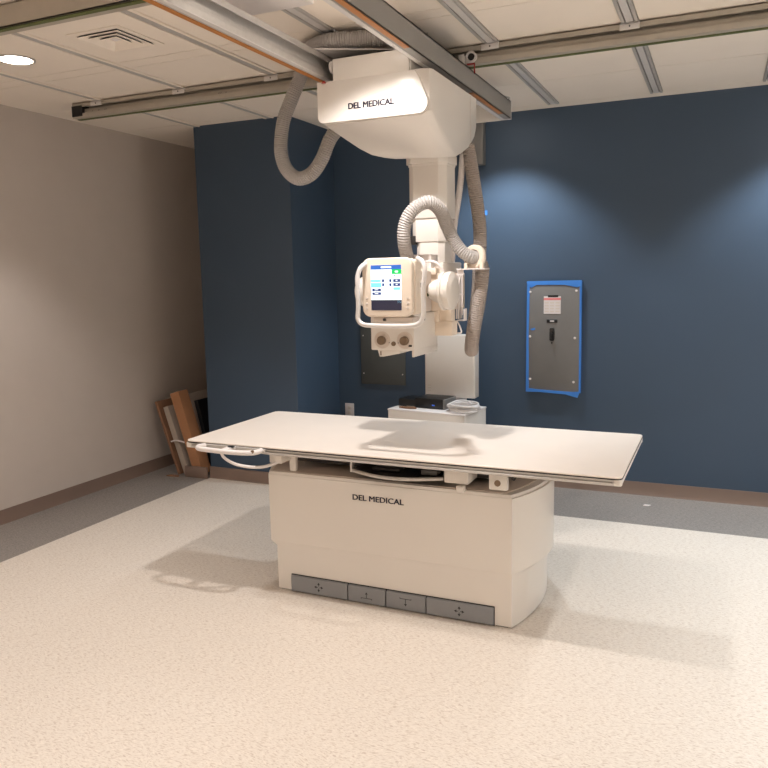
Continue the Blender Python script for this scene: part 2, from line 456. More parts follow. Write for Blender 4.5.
MB().box(-1.186, -1.180, 3.835, 3.842, 2.60, 2.652, .001).box(-1.222, -1.180, 3.835, 3.842, 2.644, 2.652, .001).build('red_pointer', M['red'], br, label='red position pointer')
for dx in (0, .012, .035, .047, .075):
    MB().box(-1.7975, -1.7955, 2.16+dx*2, 2.166+dx*2+.004, 2.605, 2.628).build('groove_mark', M['dark'], beamA)

# ------------------------------------------------------------------ X-ray crane (carriage, column, tube)
xm = thing('xray_crane', (-1.49, 3.62, 1.6), 'white ceiling-hung x-ray crane with touch screen, knobs and corrugated hoses', 'x-ray machine')
# carriage cover: loft across x of a y-z profile (vertical nose, sloped chin, rounded rear)
cx0, cx1 = -1.785, -1.213
def cover():
    """convex body: upright sides above z 2.31, chin tapering to the column foot, rounded rear"""
    yf, yb = 3.282, 3.985
    pts = []
    for z in (2.506, 2.33):
        pts += [(cx0+.03, yf, z), (cx0+.009, yf+.009, z), (cx0, yf+.03, z), (cx1-.03, yf, z), (cx1-.009, yf+.009, z), (cx1, yf+.03, z)]
    pts += [(x, y, 2.506) for x, y in ((cx0, yb-.02), (cx0+.02, yb), (cx1-.02, yb), (cx1, yb-.02))]
    pts += [(-1.74, 3.287, 2.308), (-1.255, 3.285, 2.310), (-1.225, 3.30, 2.322), (-1.768, 3.31, 2.325)]
    pts += [(-1.702, 3.40, 2.261), (-1.651, 3.46, 2.218), (-1.605, 3.50, 2.191), (-1.553, 3.53, 2.178), (-1.50, 3.55, 2.170), (-1.30, 3.54, 2.168), (-1.25, 3.54, 2.178), (-1.222, 3.48, 2.22)]
    pts += [(cx0, 3.50, 2.318), (cx0, 3.95, 2.40)]
    for y, z in ((3.62, 2.168), (3.69, 2.180), (3.762, 2.203), (3.84, 2.232), (3.915, 2.270), (3.96, 2.305), (3.985, 2.345)):
        for x, dy, dz in ((cx1, -.022, .022), (cx1-.006, -.010, .010), (cx1-.022, 0, 0), (-1.50, 0, .025), (-1.62, 0, .07), (cx0+.02, -.03, .13)): pts.append((x, y+dy*(y > 3.9), min(2.5, z+dz)))
    bm = bmesh.new()
    for p in pts: bm.verts.new(p)
    bmesh.ops.convex_hull(bm, input=bm.verts)
    loose = [v for v in bm.verts if not v.link_faces]
    bmesh.ops.delete(bm, geom=loose, context='VERTS')
    return MB().addbm(bm)
cov = cover().build('carriage_cover', M['white'], xm, sharp=26)
# raised centre body between the beams
MB().box(-1.69, -1.305, 3.2805, 3.96, 2.49, 2.596, .002).build('upper_body', M['white'], cov)
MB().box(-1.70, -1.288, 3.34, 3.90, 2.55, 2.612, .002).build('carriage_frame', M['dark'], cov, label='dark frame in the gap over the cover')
# bright front fascia with rounded right end
fp = [(-1.776, 2.502), (-1.776, 2.35)]
for k in range(7):
    a = math.radians(180+90*k/6); fp.append((-1.748+.028*math.cos(a), 2.345+.03*math.sin(a)))
for k in range(9):
    a = math.radians(-90+110*k/8); fp.append((-1.268+.046*math.cos(a), 2.360+.046*math.sin(a)))
fp += [(-1.262, 2.47), (-1.283, 2.502)]
MB().prism(fp, 'y', 3.266, 3.284, .004, 2).build('front_fascia', M['white'], cov, label='smooth front panel with navy lettering')
MB().box(-1.69, -1.31, 3.2665, 3.29, 2.498, 2.596, .002).build('fascia_tab', M['white'], cov)
fr = Euler((PI/2, 0, 0)).to_matrix()
text_mesh('DEL MEDICAL', .0375, 'lettering', cov, M['ink'], (-1.615, 3.2645, 2.366), fr, .0015, 'navy capital lettering', 1.0)
for xx in (-1.712, -1.28):
    MB().lathe([(0, .012), (.003, .027), (.016, .029), (.020, .024)], (xx-.012, 3.315, 2.574), (1, 0, 0), 24).build('carriage_wheel', M['whiteC'], cov)
MB().lathe([(0, .012), (.008, .006), (.012, .002)], (-1.735, 3.262, 2.493), (0, 0, 1), 10).build('red_screw', M['red'], cov)
# service seam and collar
MB().box(-1.2135, -1.2120, 3.86, 3.862, 2.28, 2.50).build('seam', M['knobr'], cov)
# cable tray on top with hose
MB().prism([(-1.79, 3.24), (-1.45, 3.43), (-1.36, 3.48), (-1.36, 3.62), (-1.79, 3.62)], 'z', 2.646, 2.652, .001, 1).build('cable_tray', M['whiteC'], xm, label='flat white tray carrying the hose')
def octo(x0, x1, y0, y1, c): return [(x0+c, y0), (x1-c, y0), (x1, y0+c), (x1, y1-c), (x1-c, y1), (x0+c, y1), (x0, y1-c), (x0, y0+c)]
CX0, CX1, CY0, CY1 = -1.487, -1.283, 3.66, 3.852
m = MB().prism(octo(CX0-.012, CX1+.010, CY0-.014, CY1+.01, .038), 'z', 2.155, 2.20, .004)
m.prism(octo(CX0-.004, CX1+.003, CY0-.005, CY1+.004, .036), 'z', 2.145, 2.156, .001)
m.build('column_collar', M['white'], xm)
MB().prism(octo(CX0, CX1, CY0, CY1, .034), 'z', 1.886, 2.16, .002).build('column_section', M['white'], xm, label='upper, widest telescoping column section')
MB().prism(octo(CX0+.014, CX1-.010, CY0+.008, CY1-.008, .03), 'z', 1.768, 1.89, .002).build('column_section', M['white'], xm)
MB().prism(octo(CX0+.034, CX1-.016, CY0+.014, CY1-.014, .028), 'z', 1.655, 1.77, .003).build('column_section', M['white'], xm)
MB().box(CX0+.008, CX0+.04, CY0+.01, CY0+.06, 1.756, 1.80, .002).build('latch', M['dark'], xm)
MB().box(CX1-.05, CX1-.03, CY0-.006, CY0+.01, 2.17, 2.185, .001).build('screw_tab', M['whiteC'], xm)
# column base, arm block
MB().box(-1.475, -1.255, 3.55, 3.84, 1.60, 1.662, .008).build('column_foot', M['white'], xm)
MB().box(-1.46, -1.212, 3.455, 3.76, 1.428, 1.608, .006).build('arm_block', M['cream'], xm)
MB().box(-1.46, -1.30, 3.50, 3.60, 1.60, 1.70, .006).build('hose_socket', M['whiteC'], xm)
MB().box(-1.335, -1.255, 3.44, 3.50, 1.600, 1.632, .004).build('terminal_cover', M['cream'], xm)
# tube housing along x
TY, TZc = 3.37, 1.525
MB().lathe([(0, .04), (.008, .062), (.03, .075), (.10, .082), (.28, .082)], (-1.632, TY, TZc), (1, 0, 0), 40).build('tube_housing', M['white'], xm)
MB().lathe([(0, .014), (.004, .024), (.062, .055), (.085, .060), (.088, .084), (.094, .090), (.104, .090), (.107, .084), (.118, .084), (.121, .090), (.138, .088), (.148, .070), (.156, .048)], (-1.285, TY, TZc), (1, 0, 0), 48).build('rotation_disc', M['white'], xm, label='flanged cone and pivot disc at the tube end')
MB().lathe([(0, .008), (.006, .008), (.008, .005)], (-1.258, TY-.030, TZc-.016), (-.4, -1, -.3), 12).build('green_button', M['green'], xm)
m = MB().box(-1.290, -1.255, 3.47, 3.53, 1.372, 1.43, .004).box(-1.285, -1.187, 3.48, 3.56, 1.305, 1.375, .004)
m.box(-1.262, -1.195, 3.49, 3.55, 1.37, 1.435, .003)
m.build('lower_bracket', M['cream'], xm)
MB().box(-1.47, -1.30, 3.38, 3.47, 1.39, 1.46, .006).build('yoke', M['white'], xm)
# collimator
cxa, cxb, cya, cyb = -1.493, -1.275, 3.20, 3.515
m = MB().box(cxa, cxb, cya, cyb, 1.257, 1.425, .006)
m.box(cxb-.012, cxb-.0005, cya+.0005, cyb-.0005, 1.228, 1.262, .002)
col = m.build('collimator', M['white'], xm)
MB().prism([(-1.462, 1.258), (-1.345, 1.258), (-1.347, 1.243), (-1.432, 1.226), (-1.452, 1.226)], 'y', 3.205, 3.40, .002).build('light_field_flap', M['white'], col)
MB().box(-1.447, -1.442, 3.2035, 3.2055, 1.232, 1.252).build('flap_slot', M['brass'], col)
for kx in (-1.434, -1.320):
    k = MB().lathe([(0, .040), (.002, .040), (.003, .037), (.003, .030), (.006, .029)], (kx, cya+.001, 1.305), (0, -1, 0), 40).build('dial_plate', M['knobr'], col)
    MB().lathe([(0, .021), (.016, .020), (.019, .017)], (kx, cya-.004, 1.303), (0, -1, 0), 32).build('knob', M['brass'], k, label='bronze adjusting knob')
MB().lathe([(0, .011), (.006, .010)], (-1.377, cya, 1.288), (0, -1, 0), 20).build('round_button', M['brass'], col)
MB().box(-1.303, -1.286, cya-.003, cya+.002, 1.275, 1.285, .002).build('slot', M['dark'], col)
for xx in (-1.400, -1.353, -1.300):
    MB().cyl((xx, cya+.001, 1.293), (xx, cya-.002, 1.293), .003, 8).build('screw', M['dark'], col)
MB().cyl((cxb-.001, 3.33, 1.395), (cxb+.003, 3.33, 1.395), .007, 12).build('side_screw', M['dark'], col)
# control panel
px0, px1, pz0, pz1, pyf = -1.484, -1.242, 1.417, 1.679, 3.10
cp = MB().prism(rrect(px0, px1, pz0, pz1, .038), 'y', pyf, pyf+.032, .007, 3).prism(rrect(px0+.012, px1+.006, pz0+.008, pz1-.006, .02), 'y', pyf+.03, pyf+.11, .008, 2).build('control_panel', M['cream'], xm, label='cream framed touch screen head')
s = MB(); sx0, sx1, sz0, sz1 = -1.439, -1.292, 1.447, 1.647
def q(m, u0, u1, v0, v1, i, d):
    x0 = sx0+(sx1-sx0)*u0; x1 = sx0+(sx1-sx0)*u1; z1 = sz1-(sz1-sz0)*v0; z0 = sz1-(sz1-sz0)*v1
    m.mat(i).box(x0, x1, pyf-.0015-d*.0004, pyf+.002, z0, z1)
q(s, 0, 1, 0, 1, 0, 0)
for u0, u1, v0, v1, i in ((0, 1, 0, .095, 1), (.69, 1, .095, .2, 2), (0, 1, .77, 1, 5), (0, .33, .32, .37, 3), (0, .35, .39, .49, 3), (.04, .33, .515, .575, 4), (.04, .33, .60, .655, 4),
                        (.37, .44, .31, .375, 4), (.37, .44, .40, .465, 4), (.61, .68, .31, .375, 4), (.61, .68, .40, .465, 4), (.74, .97, .31, .375, 4), (.74, .97, .40, .465, 4),
                        (.74, .97, .49, .55, 3), (.705, .715, .1, .77, 3), (.87, .98, .785, .835, 6), (.75, .80, .225, .25, 4), (0, .012, .1, .77, 6)):
    q(s, u0, u1, v0, v1, i, 1)
for u0, u1, v0, v1 in ((.34, .68, .03, .065), (.80, .9, .13, .165), (.82, .88, .33, .35), (.82, .88, .42, .44), (.12, .24, .535, .55), (.12, .24, .618, .633)): q(s, u0, u1, v0, v1, 0, 2)
s.build('touch_screen', [M[k] for k in ('sW', 'sB', 'sG', 'sT', 'sD', 'sK', 'sL')], cp, label='lit touch screen with blue, green and white fields')
for k, (bx_, bz_) in enumerate(((-1.462, 1.475), (-1.462, 1.455), (-1.462, 1.50), (-1.262, 1.50), (-1.262, 1.478), (-1.262, 1.458))):
    MB().lathe([(0, .006), (.002, .006), (.003, .004)], (bx_, pyf, bz_), (0, -1, 0), 14).build('button', M['knobr'], cp)
MB().box(-1.222, -1.212, 3.15, 3.18, 1.545, 1.566, .002).build('side_switch', M['dark'], cp)
MB().box(-1.44, -1.25, 3.12, 3.20, 1.395, 1.415, .003).box(-1.42, -1.26, 3.19, 3.40, 1.43, 1.62, .01).build('screen_mount', M['knobr'], xm)
MB().box(-1.385, -1.372, 3.098, 3.11, 1.399, 1.411, .002).build('mount_screw', M['dark'], xm)
# handle loop round the screen
hp = [(-1.245, 3.20, 1.668), (-1.212, 3.10, 1.672), (-1.178, 3.07, 1.655), (-1.165, 3.06, 1.62), (-1.172, 3.055, 1.55), (-1.171, 3.055, 1.47), (-1.175, 3.055, 1.42), (-1.192, 3.055, 1.394), (-1.23, 3.055, 1.382),
      (-1.33, 3.055, 1.380), (-1.43, 3.055, 1.382), (-1.465, 3.055, 1.388), (-1.487, 3.055, 1.41), (-1.484, 3.055, 1.46), (-1.484, 3.055, 1.54), (-1.486, 3.06, 1.60), (-1.472, 3.08, 1.645), (-1.455, 3.16, 1.665)]
MB().tube(hp, .0105, 14, step=.008).build('handle', M['strutw'], xm, label='white tubular handle looping under the screen')
# hoses
MB().tube([(-1.375, 3.50, 1.62), (-1.394, 3.43, 1.682), (-1.392, 3.38, 1.767), (-1.381, 3.37, 1.84), (-1.344, 3.38, 1.904), (-1.283, 3.42, 1.94), (-1.245, 3.48, 1.906), (-1.233, 3.54, 1.838), (-1.212, 3.58, 1.768), (-1.175, 3.60, 1.712), (-1.140, 3.62, 1.686), (-1.112, 3.655, 1.678)], .033, 16, rib=.004, pitch=.011).build('corrugated_hose', M['hose'], xm, label='grey hose arching over the tube head')
H2 = [(-1.112, 3.66, 1.672), (-1.098, 3.685, 1.62), (-1.108, 3.69, 1.52), (-1.128, 3.70, 1.42), (-1.150, 3.71, 1.32), (-1.170, 3.74, 1.245), (-1.190, 3.80, 1.205), (-1.21, 3.87, 1.235), (-1.215, 3.92, 1.33), (-1.197, 3.93, 1.48), (-1.186, 3.93, 1.66), (-1.182, 3.92, 1.85), (-1.205, 3.90, 2.06), (-1.225, 3.89, 2.20), (-1.235, 3.88, 2.26)]
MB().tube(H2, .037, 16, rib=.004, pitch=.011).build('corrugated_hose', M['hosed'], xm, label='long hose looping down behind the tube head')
H3 = [(-1.32, 3.52, 2.692), (-1.42, 3.46, 2.700), (-1.60, 3.37, 2.702), (-1.76, 3.335, 2.70), (-1.90, 3.42, 2.698), (-2.00, 3.55, 2.68), (-2.06, 3.60, 2.62), (-2.11, 3.60, 2.53), (-2.165, 3.60, 2.42), (-2.187, 3.60, 2.28), (-2.160, 3.60, 2.18), (-2.088, 3.60, 2.122), (-2.005, 3.60, 2.14), (-1.940, 3.60, 2.21), (-1.885, 3.61, 2.32), (-1.82, 3.66, 2.40), (-1.75, 3.72, 2.43)]
MB().tube(H3, .0375, 16, rib=.004, pitch=.011).build('corrugated_hose', M['hose'], xm, label='hose hanging in a U left of the cover')
MB().tube([(-1.258, 3.88, 2.23), (-1.272, 3.885, 2.10), (-1.288, 3.885, 1.99), (-1.308, 3.88, 1.86), (-1.315, 3.87, 1.75), (-1.305, 3.82, 1.66)], .018, 12, rib=.0025, pitch=.009).build('corrugated_hose', M['whiteC'], xm, label='thin white hose beside the column')
MB().tube([(-1.335, 3.46, 1.60), (-1.33, 3.45, 1.65), (-1.28, 3.44, 1.665), (-1.235, 3.44, 1.645), (-1.215, 3.45, 1.60), (-1.212, 3.47, 1.55)], .0065, 10, step=.006).build('cable', M['whiteC'], xm, label='short white cable arc')
# hose clamp and bracket
m = MB().box(-1.20, -1.055, 3.585, 3.67, 1.622, 1.628, .001).box(-1.2, -1.194, 3.60, 3.66, 1.38, 1.625, .001)
m.box(-1.178, -1.173, 3.60, 3.605, 1.40, 1.625).box(-1.19, -1.17, 3.60, 3.606, 1.50, 1.505).box(-1.2, -1.165, 3.60, 3.64, 1.37, 1.376).box(-1.168, -1.164, 3.60, 3.64, 1.372, 1.43)
m.box(-1.215, -1.198, 3.48, 3.66, 1.46, 1.60, .002).box(-1.195, -1.168, 3.598, 3.603, 1.595, 1.625)
bk = m.build('hose_bracket', M['whiteC'], xm, label='white sheet-metal bracket')
m = MB().ring([(-.014, .036), (-.014, .052), (-.006, .060), (.010, .060), (.014, .052), (.014, .036)], (-1.125, 3.645, 1.684), (.25, .95, -.05))
m.box(-1.165, -1.150, 3.60, 3.63, 1.626, 1.655, .001).box(-1.085, -1.07, 3.60, 3.63, 1.626, 1.655, .001)
m.build('hose_clamp', M['cream'], bk, label='round clamp gripping the hose')
m = MB()
for d in (0, .018):
    m.tube([(-1.224+d, 3.602, 1.38), (-1.222+d, 3.602, 1.49), (-1.203+d, 3.602, 1.59), (-1.190+d, 3.602, 1.624)], .0035, 8, step=.01)
m.build('bracket_wire', M['whiteC'], bk)
m = MB().tube([(-1.195, 3.57, 1.375), (-1.18, 3.57, 1.35), (-1.17, 3.57, 1.315), (-1.19, 3.57, 1.312)], .004, 8, step=.006).build('wire_hook', M['whiteC'], xm)

# ------------------------------------------------------------------ patient table
TX0, TX1, TY0, TY1, TZ = -2.482, -.333, 3.047, 3.922, .787
tb = thing('xray_table', (-1.43, 3.47, 0), 'white x-ray patient table with float top and grey foot pedals', 'table')
MB().prism(rrect(TX0, TX1, TY0, TY1, .028), 'z', TZ-.008, TZ, .0015, 1).build('tabletop', M['top'], tb, label='flat off-white tabletop panel')
MB().prism(rrect(TX0-.001, TX1+.001, TY0-.001, TY1+.001, .029), 'z', TZ-.0125, TZ-.008).build('edge_band', M['dark'], tb, label='thin black line under the top')
ra = MB()
for ya, yb, s in ((TY0, TY0+.024, 1), (TY1-.024, TY1, -1)):
    ra = MB().box(TX0+.03, TX1-.03, ya, yb, TZ-.020, TZ-.0125, .001, 1).box(TX0+.03, TX1-.03, ya, yb, TZ-.038, TZ-.027, .001, 1)
    y0_, y1_ = (ya+.012, yb) if s > 0 else (ya, yb-.012)
    ra.box(TX0+.03, TX1-.03, y0_, y1_, TZ-.032, TZ-.014)
    ra.build('side_rail', M['alu'], tb, label='aluminium accessory rail with a groove')
for xa, xb in ((TX0, TX0+.022), (TX1-.022, TX1)):
    MB().box(xa, xb, TY0+.03, TY1-.03, TZ-.034, TZ-.0125, .002).build('end_rail', M['whiteC'], tb)
for sx in (0, 1):
    for sy in (0, 1):
        x0 = TX0 if sx == 0 else TX1-.038; y0 = TY0 if sy == 0 else TY1-.038
        MB().prism(rrect(x0, x0+.038, y0, y0+.038, .012), 'z', TZ-.038, TZ-.0125, .002, 1).build('corner_cap', M['white'], tb)
MB().box(TX0+.025, TX1-.025, TY0+.026, TY1-.026, TZ-.030, TZ-.0125).build('top_underside', M['knobr'], tb)
# bucky carriage rails and blocks under the top
MB().box(-2.015, -1.945, 3.10, 3.20, .693, TZ-.036, .004).build('end_block', M['white'], tb)
MB().box(-1.955, -1.92, 3.19, 3.215, .635, .745, .002).build('support_plate', M['white'], tb)
MB().box(-2.0, -.87, 3.76, 3.86, .632, TZ-.031, .003).build('rear_beam', M['knobr'], tb)
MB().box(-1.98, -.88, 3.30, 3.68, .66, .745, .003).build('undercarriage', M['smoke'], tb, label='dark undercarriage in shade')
MB().box(-1.115, -1.00, 3.14, 3.28, .668, TZ-.034, .004).build('slide_block', M['white'], tb)
MB().box(-1.050, -1.015, 3.115, 3.15, .634, .664, .003).build('lock_catch', M['white'], tb)
o = MB().box(-.895, -.812, 3.10, 3.13, .668, TZ-.034, .006).build('lock_plate', M['white'], tb)
MB().lathe([(0, .014), (.003, .014), (.004, .010)], (-.855, 3.10, .700), (0, -1, 0), 20).build('hex_screw', M['brass'], o)
MB().cyl((-.79, 3.13, .722), (-.79, 3.12, .722), .010, 14).build('screw', M['dark'], tb)
MB().cyl((-.79, 3.13, .722), (-.79, 3.40, .722), .006, 8).build('screw_rod', M['dark'], tb)
# curved bucky tray
arc = [(-1.600+.465*k/20, 3.185-.075*math.sin(PI*k/20)) for k in range(21)]
tr = MB().prism(arc+[(-1.135, 3.30), (-1.600, 3.30)], 'z', .668, .676).build('bucky_tray', M['black'], tb, label='black curved film tray')
MB().tube([(x, y, .672) for x, y in arc], .0085, 10, step=.01).build('tray_lip', M['alu'], tr, label='silver curved front lip')
MB().box(-1.607, -1.596, 3.175, 3.20, .664, .748, .001).build('tray_post', M['alu'], tr)
MB().box(-1.50, -1.36, 3.20, 3.27, .677, .69, .003).build('tray_clamp', M['smoke'], tr)
MB().box(-1.25, -1.17, 3.20, 3.26, .677, .70, .003).build('tray_latch', M['panel'], tr)
# base : upper and lower covers with bulging ends
def basepoly(x0, x1, y0, y1, bul, n=12):
    p = []
    for k in range(n+1):
        s_ = k/n; p.append((x1+bul*(1-(2*s_-1)**2), y0+(y1-y0)*s_))
    for k in range(n+1):
        s_ = 1-k/n; p.append((x0-bul*(1-(2*s_-1)**2), y0+(y1-y0)*s_))
    return p
BY0, BY1 = 3.177, 3.905
up = MB().prism(basepoly(-2.074, -.810, BY0, BY1, .100), 'z', .262, .612).prism(basepoly(-2.070, -.816, BY0+.003, BY1-.003, .094), 'z', .6115, .628).build('upper_base_cover', M['white'], tb)
MB().prism(basepoly(-2.055, -.845, BY0+.014, BY1-.014, .085), 'z', .627, .633, .002, 1).build('base_top', M['knobr'], tb)  # darker tone paints the shadow under the tabletop
lm = MB(); n_ = 12
secs = [(basepoly(-2.044, -.811, BY0+.009, BY1-.006, .065, n_), .005), (basepoly(-2.044, -.811, BY0+.009, BY1-.006, .066, n_), .236), (basepoly(-2.073, -.810, BY0+.002, BY1-.001, .099, n_), .2615)]
k_ = len(secs[0][0]); vs = [(x, y, z) for pl, z in secs for x, y in pl]
lm.add(vs, [(i*k_+j, i*k_+(j+1) % k_, (i+1)*k_+(j+1) % k_, (i+1)*k_+j) for i in range(2) for j in range(k_)]+[tuple(range(k_))[::-1]])
lm.build('lower_base_cover', M['white'], tb)
MB().prism(basepoly(-2.03, -.83, BY0+.015, BY1-.015, .05), 'z', 0, .006).build('kick_plinth', M['dark'], tb)
MB().box(-.812, -.8085, BY0-.0008, BY0+.004, .262, .610, .001, 1).box(-.813, -.8095, BY0+.008, BY0+.013, .006, .236, .001, 1).build('corner_seam', M['whiteC'], tb)
text_mesh('DEL MEDICAL', .0385, 'lettering', up, M['ink'], (-1.6, 3.1758, .5275), fr, .0010, 'navy capital lettering', 1.14)
ped = [(-1.960, -1.640), (-1.634, -1.433), (-1.427, -1.225), (-1.219, -.894)]
MB().box(-1.964, -.890, 3.184, 3.21, 0.002, .094).build('pedal_recess', M['dark'], tb)
def tri(m, cx, cz, d, s):
    dx, dz = d; nx, nz = -dz, dx
    p = [(cx+dx*s, cz+dz*s), (cx-dx*s*.3+nx*s*.8, cz-dz*s*.3+nz*s*.8), (cx-dx*s*.3-nx*s*.8, cz-dz*s*.3-nz*s*.8)]
    m.prism(p, 'y', PYF-.0008, PYF+.001)
PYF = 3.172
for i, (a, b) in enumerate(ped):
    o = MB().prism([(3.190, .090), (PYF, .088), (PYF, .008), (3.190, .006)], 'x', a, b, .0015, 1).build('foot_pedal', M['pedal'], tb, label='wide grey foot pedal' if i in (0, 3) else 'narrow grey foot pedal')
    c = (a+b)/2; z = .048; s = MB()
    if i in (0, 3):
        for d in ((1, 0), (-1, 0), (0, 1), (0, -1)):
            tri(s, c+d[0]*.016, z+d[1]*.016, d, .009)
            x0 = c+d[0]*.010; z0 = z+d[1]*.010
            s.box(x0-.0015-abs(d[0])*.003, x0+.0015+abs(d[0])*.003, PYF-.0008, PYF+.001, z0-.0015-abs(d[1])*.003, z0+.0015+abs(d[1])*.003)
    elif i == 1:
        s.box(c-.030, c+.030, PYF-.0008, PYF+.001, .032, .0345); s.box(c-.0015, c+.0015, PYF-.0008, PYF+.001, .036, .052); tri(s, c, .056, (0, 1), .009)
        s.box(c-.030, c-.0275, PYF-.0008, PYF+.001, .027, .0345); s.box(c+.0275, c+.030, PYF-.0008, PYF+.001, .027, .0345)
    else:
        s.box(c-.030, c+.030, PYF-.0008, PYF+.001, .062, .0645); s.box(c-.0015, c+.0015, PYF-.0008, PYF+.001, .040, .062); tri(s, c, .036, (0, -1), .009)
        s.box(c-.030, c-.0275, PYF-.0008, PYF+.001, .0645, .069); s.box(c+.0275, c+.030, PYF-.0008, PYF+.001, .0645, .069)
    s.build('pedal_symbol', M['inkk'], o, label='dark arrow symbol')
# hand grip clipped to the front rail
hg = thing('hand_grip', (-2.19, 3.03, .765), 'pale grey oval hand grip clipped to the front left of the table rail', 'hand grip')
gz = .772
loop = [(-2.345, 3.03, gz), (-2.36, 3.00, gz), (-2.345, 2.972, gz-.002), (-2.29, 2.963, gz-.003), (-2.17, 2.960, gz-.004), (-2.07, 2.965, gz-.003), (-2.025, 2.98, gz-.002), (-2.010, 3.005, gz), (-2.015, 3.03, gz)]
MB().tube(loop, .0125, 14, step=.008).build('grip_bar', M['whiteC'], hg)
MB().box(-2.205, -2.165, 2.967, 3.042, gz-.008, gz+.008, .004).build('grip_bridge', M['whiteC'], hg)
MB().box(-2.37, -1.995, 3.030, 3.0455, gz-.010, gz+.006, .003).build('clamp_plate', M['alu'], hg)
MB().cyl((-2.025, 2.975, gz+.004), (-2.025, 2.966, gz+.004), .008, 12).build('clamp_screw', M['brass'], hg)
MB().box(-2.19, -2.16, 3.00, 3.02, gz+.007, gz+.013, .002).build('grip_switch', M['black'], hg)
MB().tube([(-2.20, 2.96, gz-.008), (-2.185, 2.965, .735), (-2.14, 2.99, .702), (-2.07, 3.03, .683), (-2.01, 3.07, .684), (-1.97, 3.13, .70), (-1.955, 3.20, .71)], .0075, 10, step=.008).build('grip_cable', M['whiteC'], tb, label='white cable drooping back to the table base')

# ------------------------------------------------------------------ cabinet, stand, gear at the back wall
RZ = Matrix.Translation((-1.86, 5.08, 0)) @ Matrix.Rotation(math.radians(-7), 4, 'Z')
gx0, gx1, gy0, gy1, gt = -.305, .305, -.17, .20, .645
gen = thing('generator_cabinet', (-1.86, 5.08, 0), 'low white generator cabinet behind the table with black box and cable on top', 'cabinet')
MB().box(gx0, gx1, gy0, gy1, .02, gt-.012, .004, rot=RZ).box(gx0+.02, gx1-.02, gy0+.02, gy1-.02, 0, .02, rot=RZ).build('body', M['white'], gen)
MB().box(gx0-.003, gx1+.003, gy0-.003, gy1+.003, gt-.012, gt, .003, rot=RZ).build('lid', M['whiteC'], gen)
dv = thing('control_box', (-1.93, 5.12, gt), 'flat black electronics box with blue mark on the low white cabinet', 'electronics')
MB().box(-.14, .085, -.06, .13, gt+.001, gt+.075, .003, rot=RZ).build('case', M['black'], dv)
MB().box(.0855, .10, -.06, .13, gt+.001, gt+.073, .002, rot=RZ).build('side_plate', M['panel'], dv, label='grey side plate')
MB().box(-.002, .020, -.063, -.0585, gt+.024, gt+.033, .001, rot=RZ).build('blue_mark', M['led'], dv, label='small blue mark')
tag(MB().box(-.29, -.145, -.04, .13, gt+.001, gt+.055, .004, rot=RZ).build('power_supply', M['black']), 'small black box left of the larger black one on the cabinet', 'electronics')
pts = [(-.245, -.115), (-.19, -.13), (-.14, -.125), (-.10, -.11), (-.13, -.085), (-.18, -.09), (-.23, -.095)]
m = MB(); 
m.prism([(x, y) for x, y in pts], 'z', gt+.001, gt+.012, .002, 1, rot=RZ)
m.mat(1).prism([(-.19, -.12), (-.13, -.115), (-.12, -.10), (-.18, -.10)], 'z', gt+.012, gt+.018, .001, 1, rot=RZ)
tag(m.build('cable_remnant', [M['cardd'], M['brass']]), 'brown scrap of packing lying at the cabinet front left', 'scrap')
m = MB(); 
for k in range(5):
    ph = k*1.3; R1 = .105+.010*math.sin(ph*2); R2 = .100+.010*math.cos(ph)
    loop = []
    for j in range(14):
        a = 2*PI*j/14
        loop.append(RZ @ Vector(((.245)+.006*math.cos(ph)+R1*math.cos(a), -.045+.006*math.sin(ph)+R2*math.sin(a), gt+.011+.009*k+.004*(1+math.sin(a*2+ph)))))
    m.tube(loop, .0078, 8, closed=True, step=.012)
m.tube([RZ @ Vector(p) for p in ((.15, -.12, gt+.05), (.20, -.06, gt+.075), (.26, -.02, gt+.07), (.30, -.04, gt+.05))], .0065, 8)
cc = tag(m.build('coiled_cable', M['strutw']), 'coil of grey cable lying on the low white cabinet', 'cable')
# wall stand with white detector box
ws = thing('wall_bucky_stand', (-1.80, 5.38, 0), 'white upright detector box on a stand against the navy wall', 'detector stand')
MB().prism(rrect(-2.025, -1.632, 5.29, 5.40, .012), 'z', .69, 1.158, .005, 2).build('detector_box', M['white'], ws)
MB().box(-1.90, -1.76, 5.40, 5.50, .03, 1.13, .006).build('stand_column', M['whiteC'], ws)
MB().box(-1.98, -1.68, 5.36, 5.565, 0, .03, .004).build('foot_plate', M['whiteC'], ws)
for z in (.735, .755, .775):
    MB().box(-2.00, -1.975, 5.288, 5.291, z, z+.004).build('vent_slot', M['knobr'], ws)
MB().box(-2.02, -1.95, 5.26, 5.30, .686, .694, .001).build('lower_tab', M['whiteC'], ws)
# junction box high on back wall
tag(MB().box(-1.80, -1.634, 5.50, YB, 2.395, 2.754, .003).build('junction_box', M['panel']), 'grey-beige box high on the navy wall behind the right hose', 'junction box')
tag(MB().box(-1.645, -1.620, YB-.0015, YB+.001, 2.035, 2.068).build('tape_scrap', M['tape']), 'tiny scrap of blue tape high on the navy wall beside the hose', 'tape')
# wall outlet
o = thing('wall_outlet', (-2.81, YB, .49), 'white wall outlet low on the navy wall behind the table', 'outlet')
MB().box(-2.85, -2.768, YB-.006, YB, .435, .55, .002).build('cover_plate', M['label'], o)
for z in (.473, .513): MB().box(-2.824, -2.794, YB-.0085, YB-.005, z-.013, z+.013, .002).build('socket', M['knobr'], o)
# grey access panel
o = thing('access_panel', (-2.49, YB, .722), 'dark grey flat access panel on the navy wall, behind the tube head', 'access panel')
MB().box(-2.69, -2.295, YB-.012, YB+.001, .722, 1.22, .003).build('panel_plate', M['access'], o)
for x in (-2.665, -2.32):
    for z in (.81, 1.12): MB().lathe([(0, .006), (.003, .005)], (x, YB-.012, z), (0, -1, 0), 12).build('screw', M['label'], o)
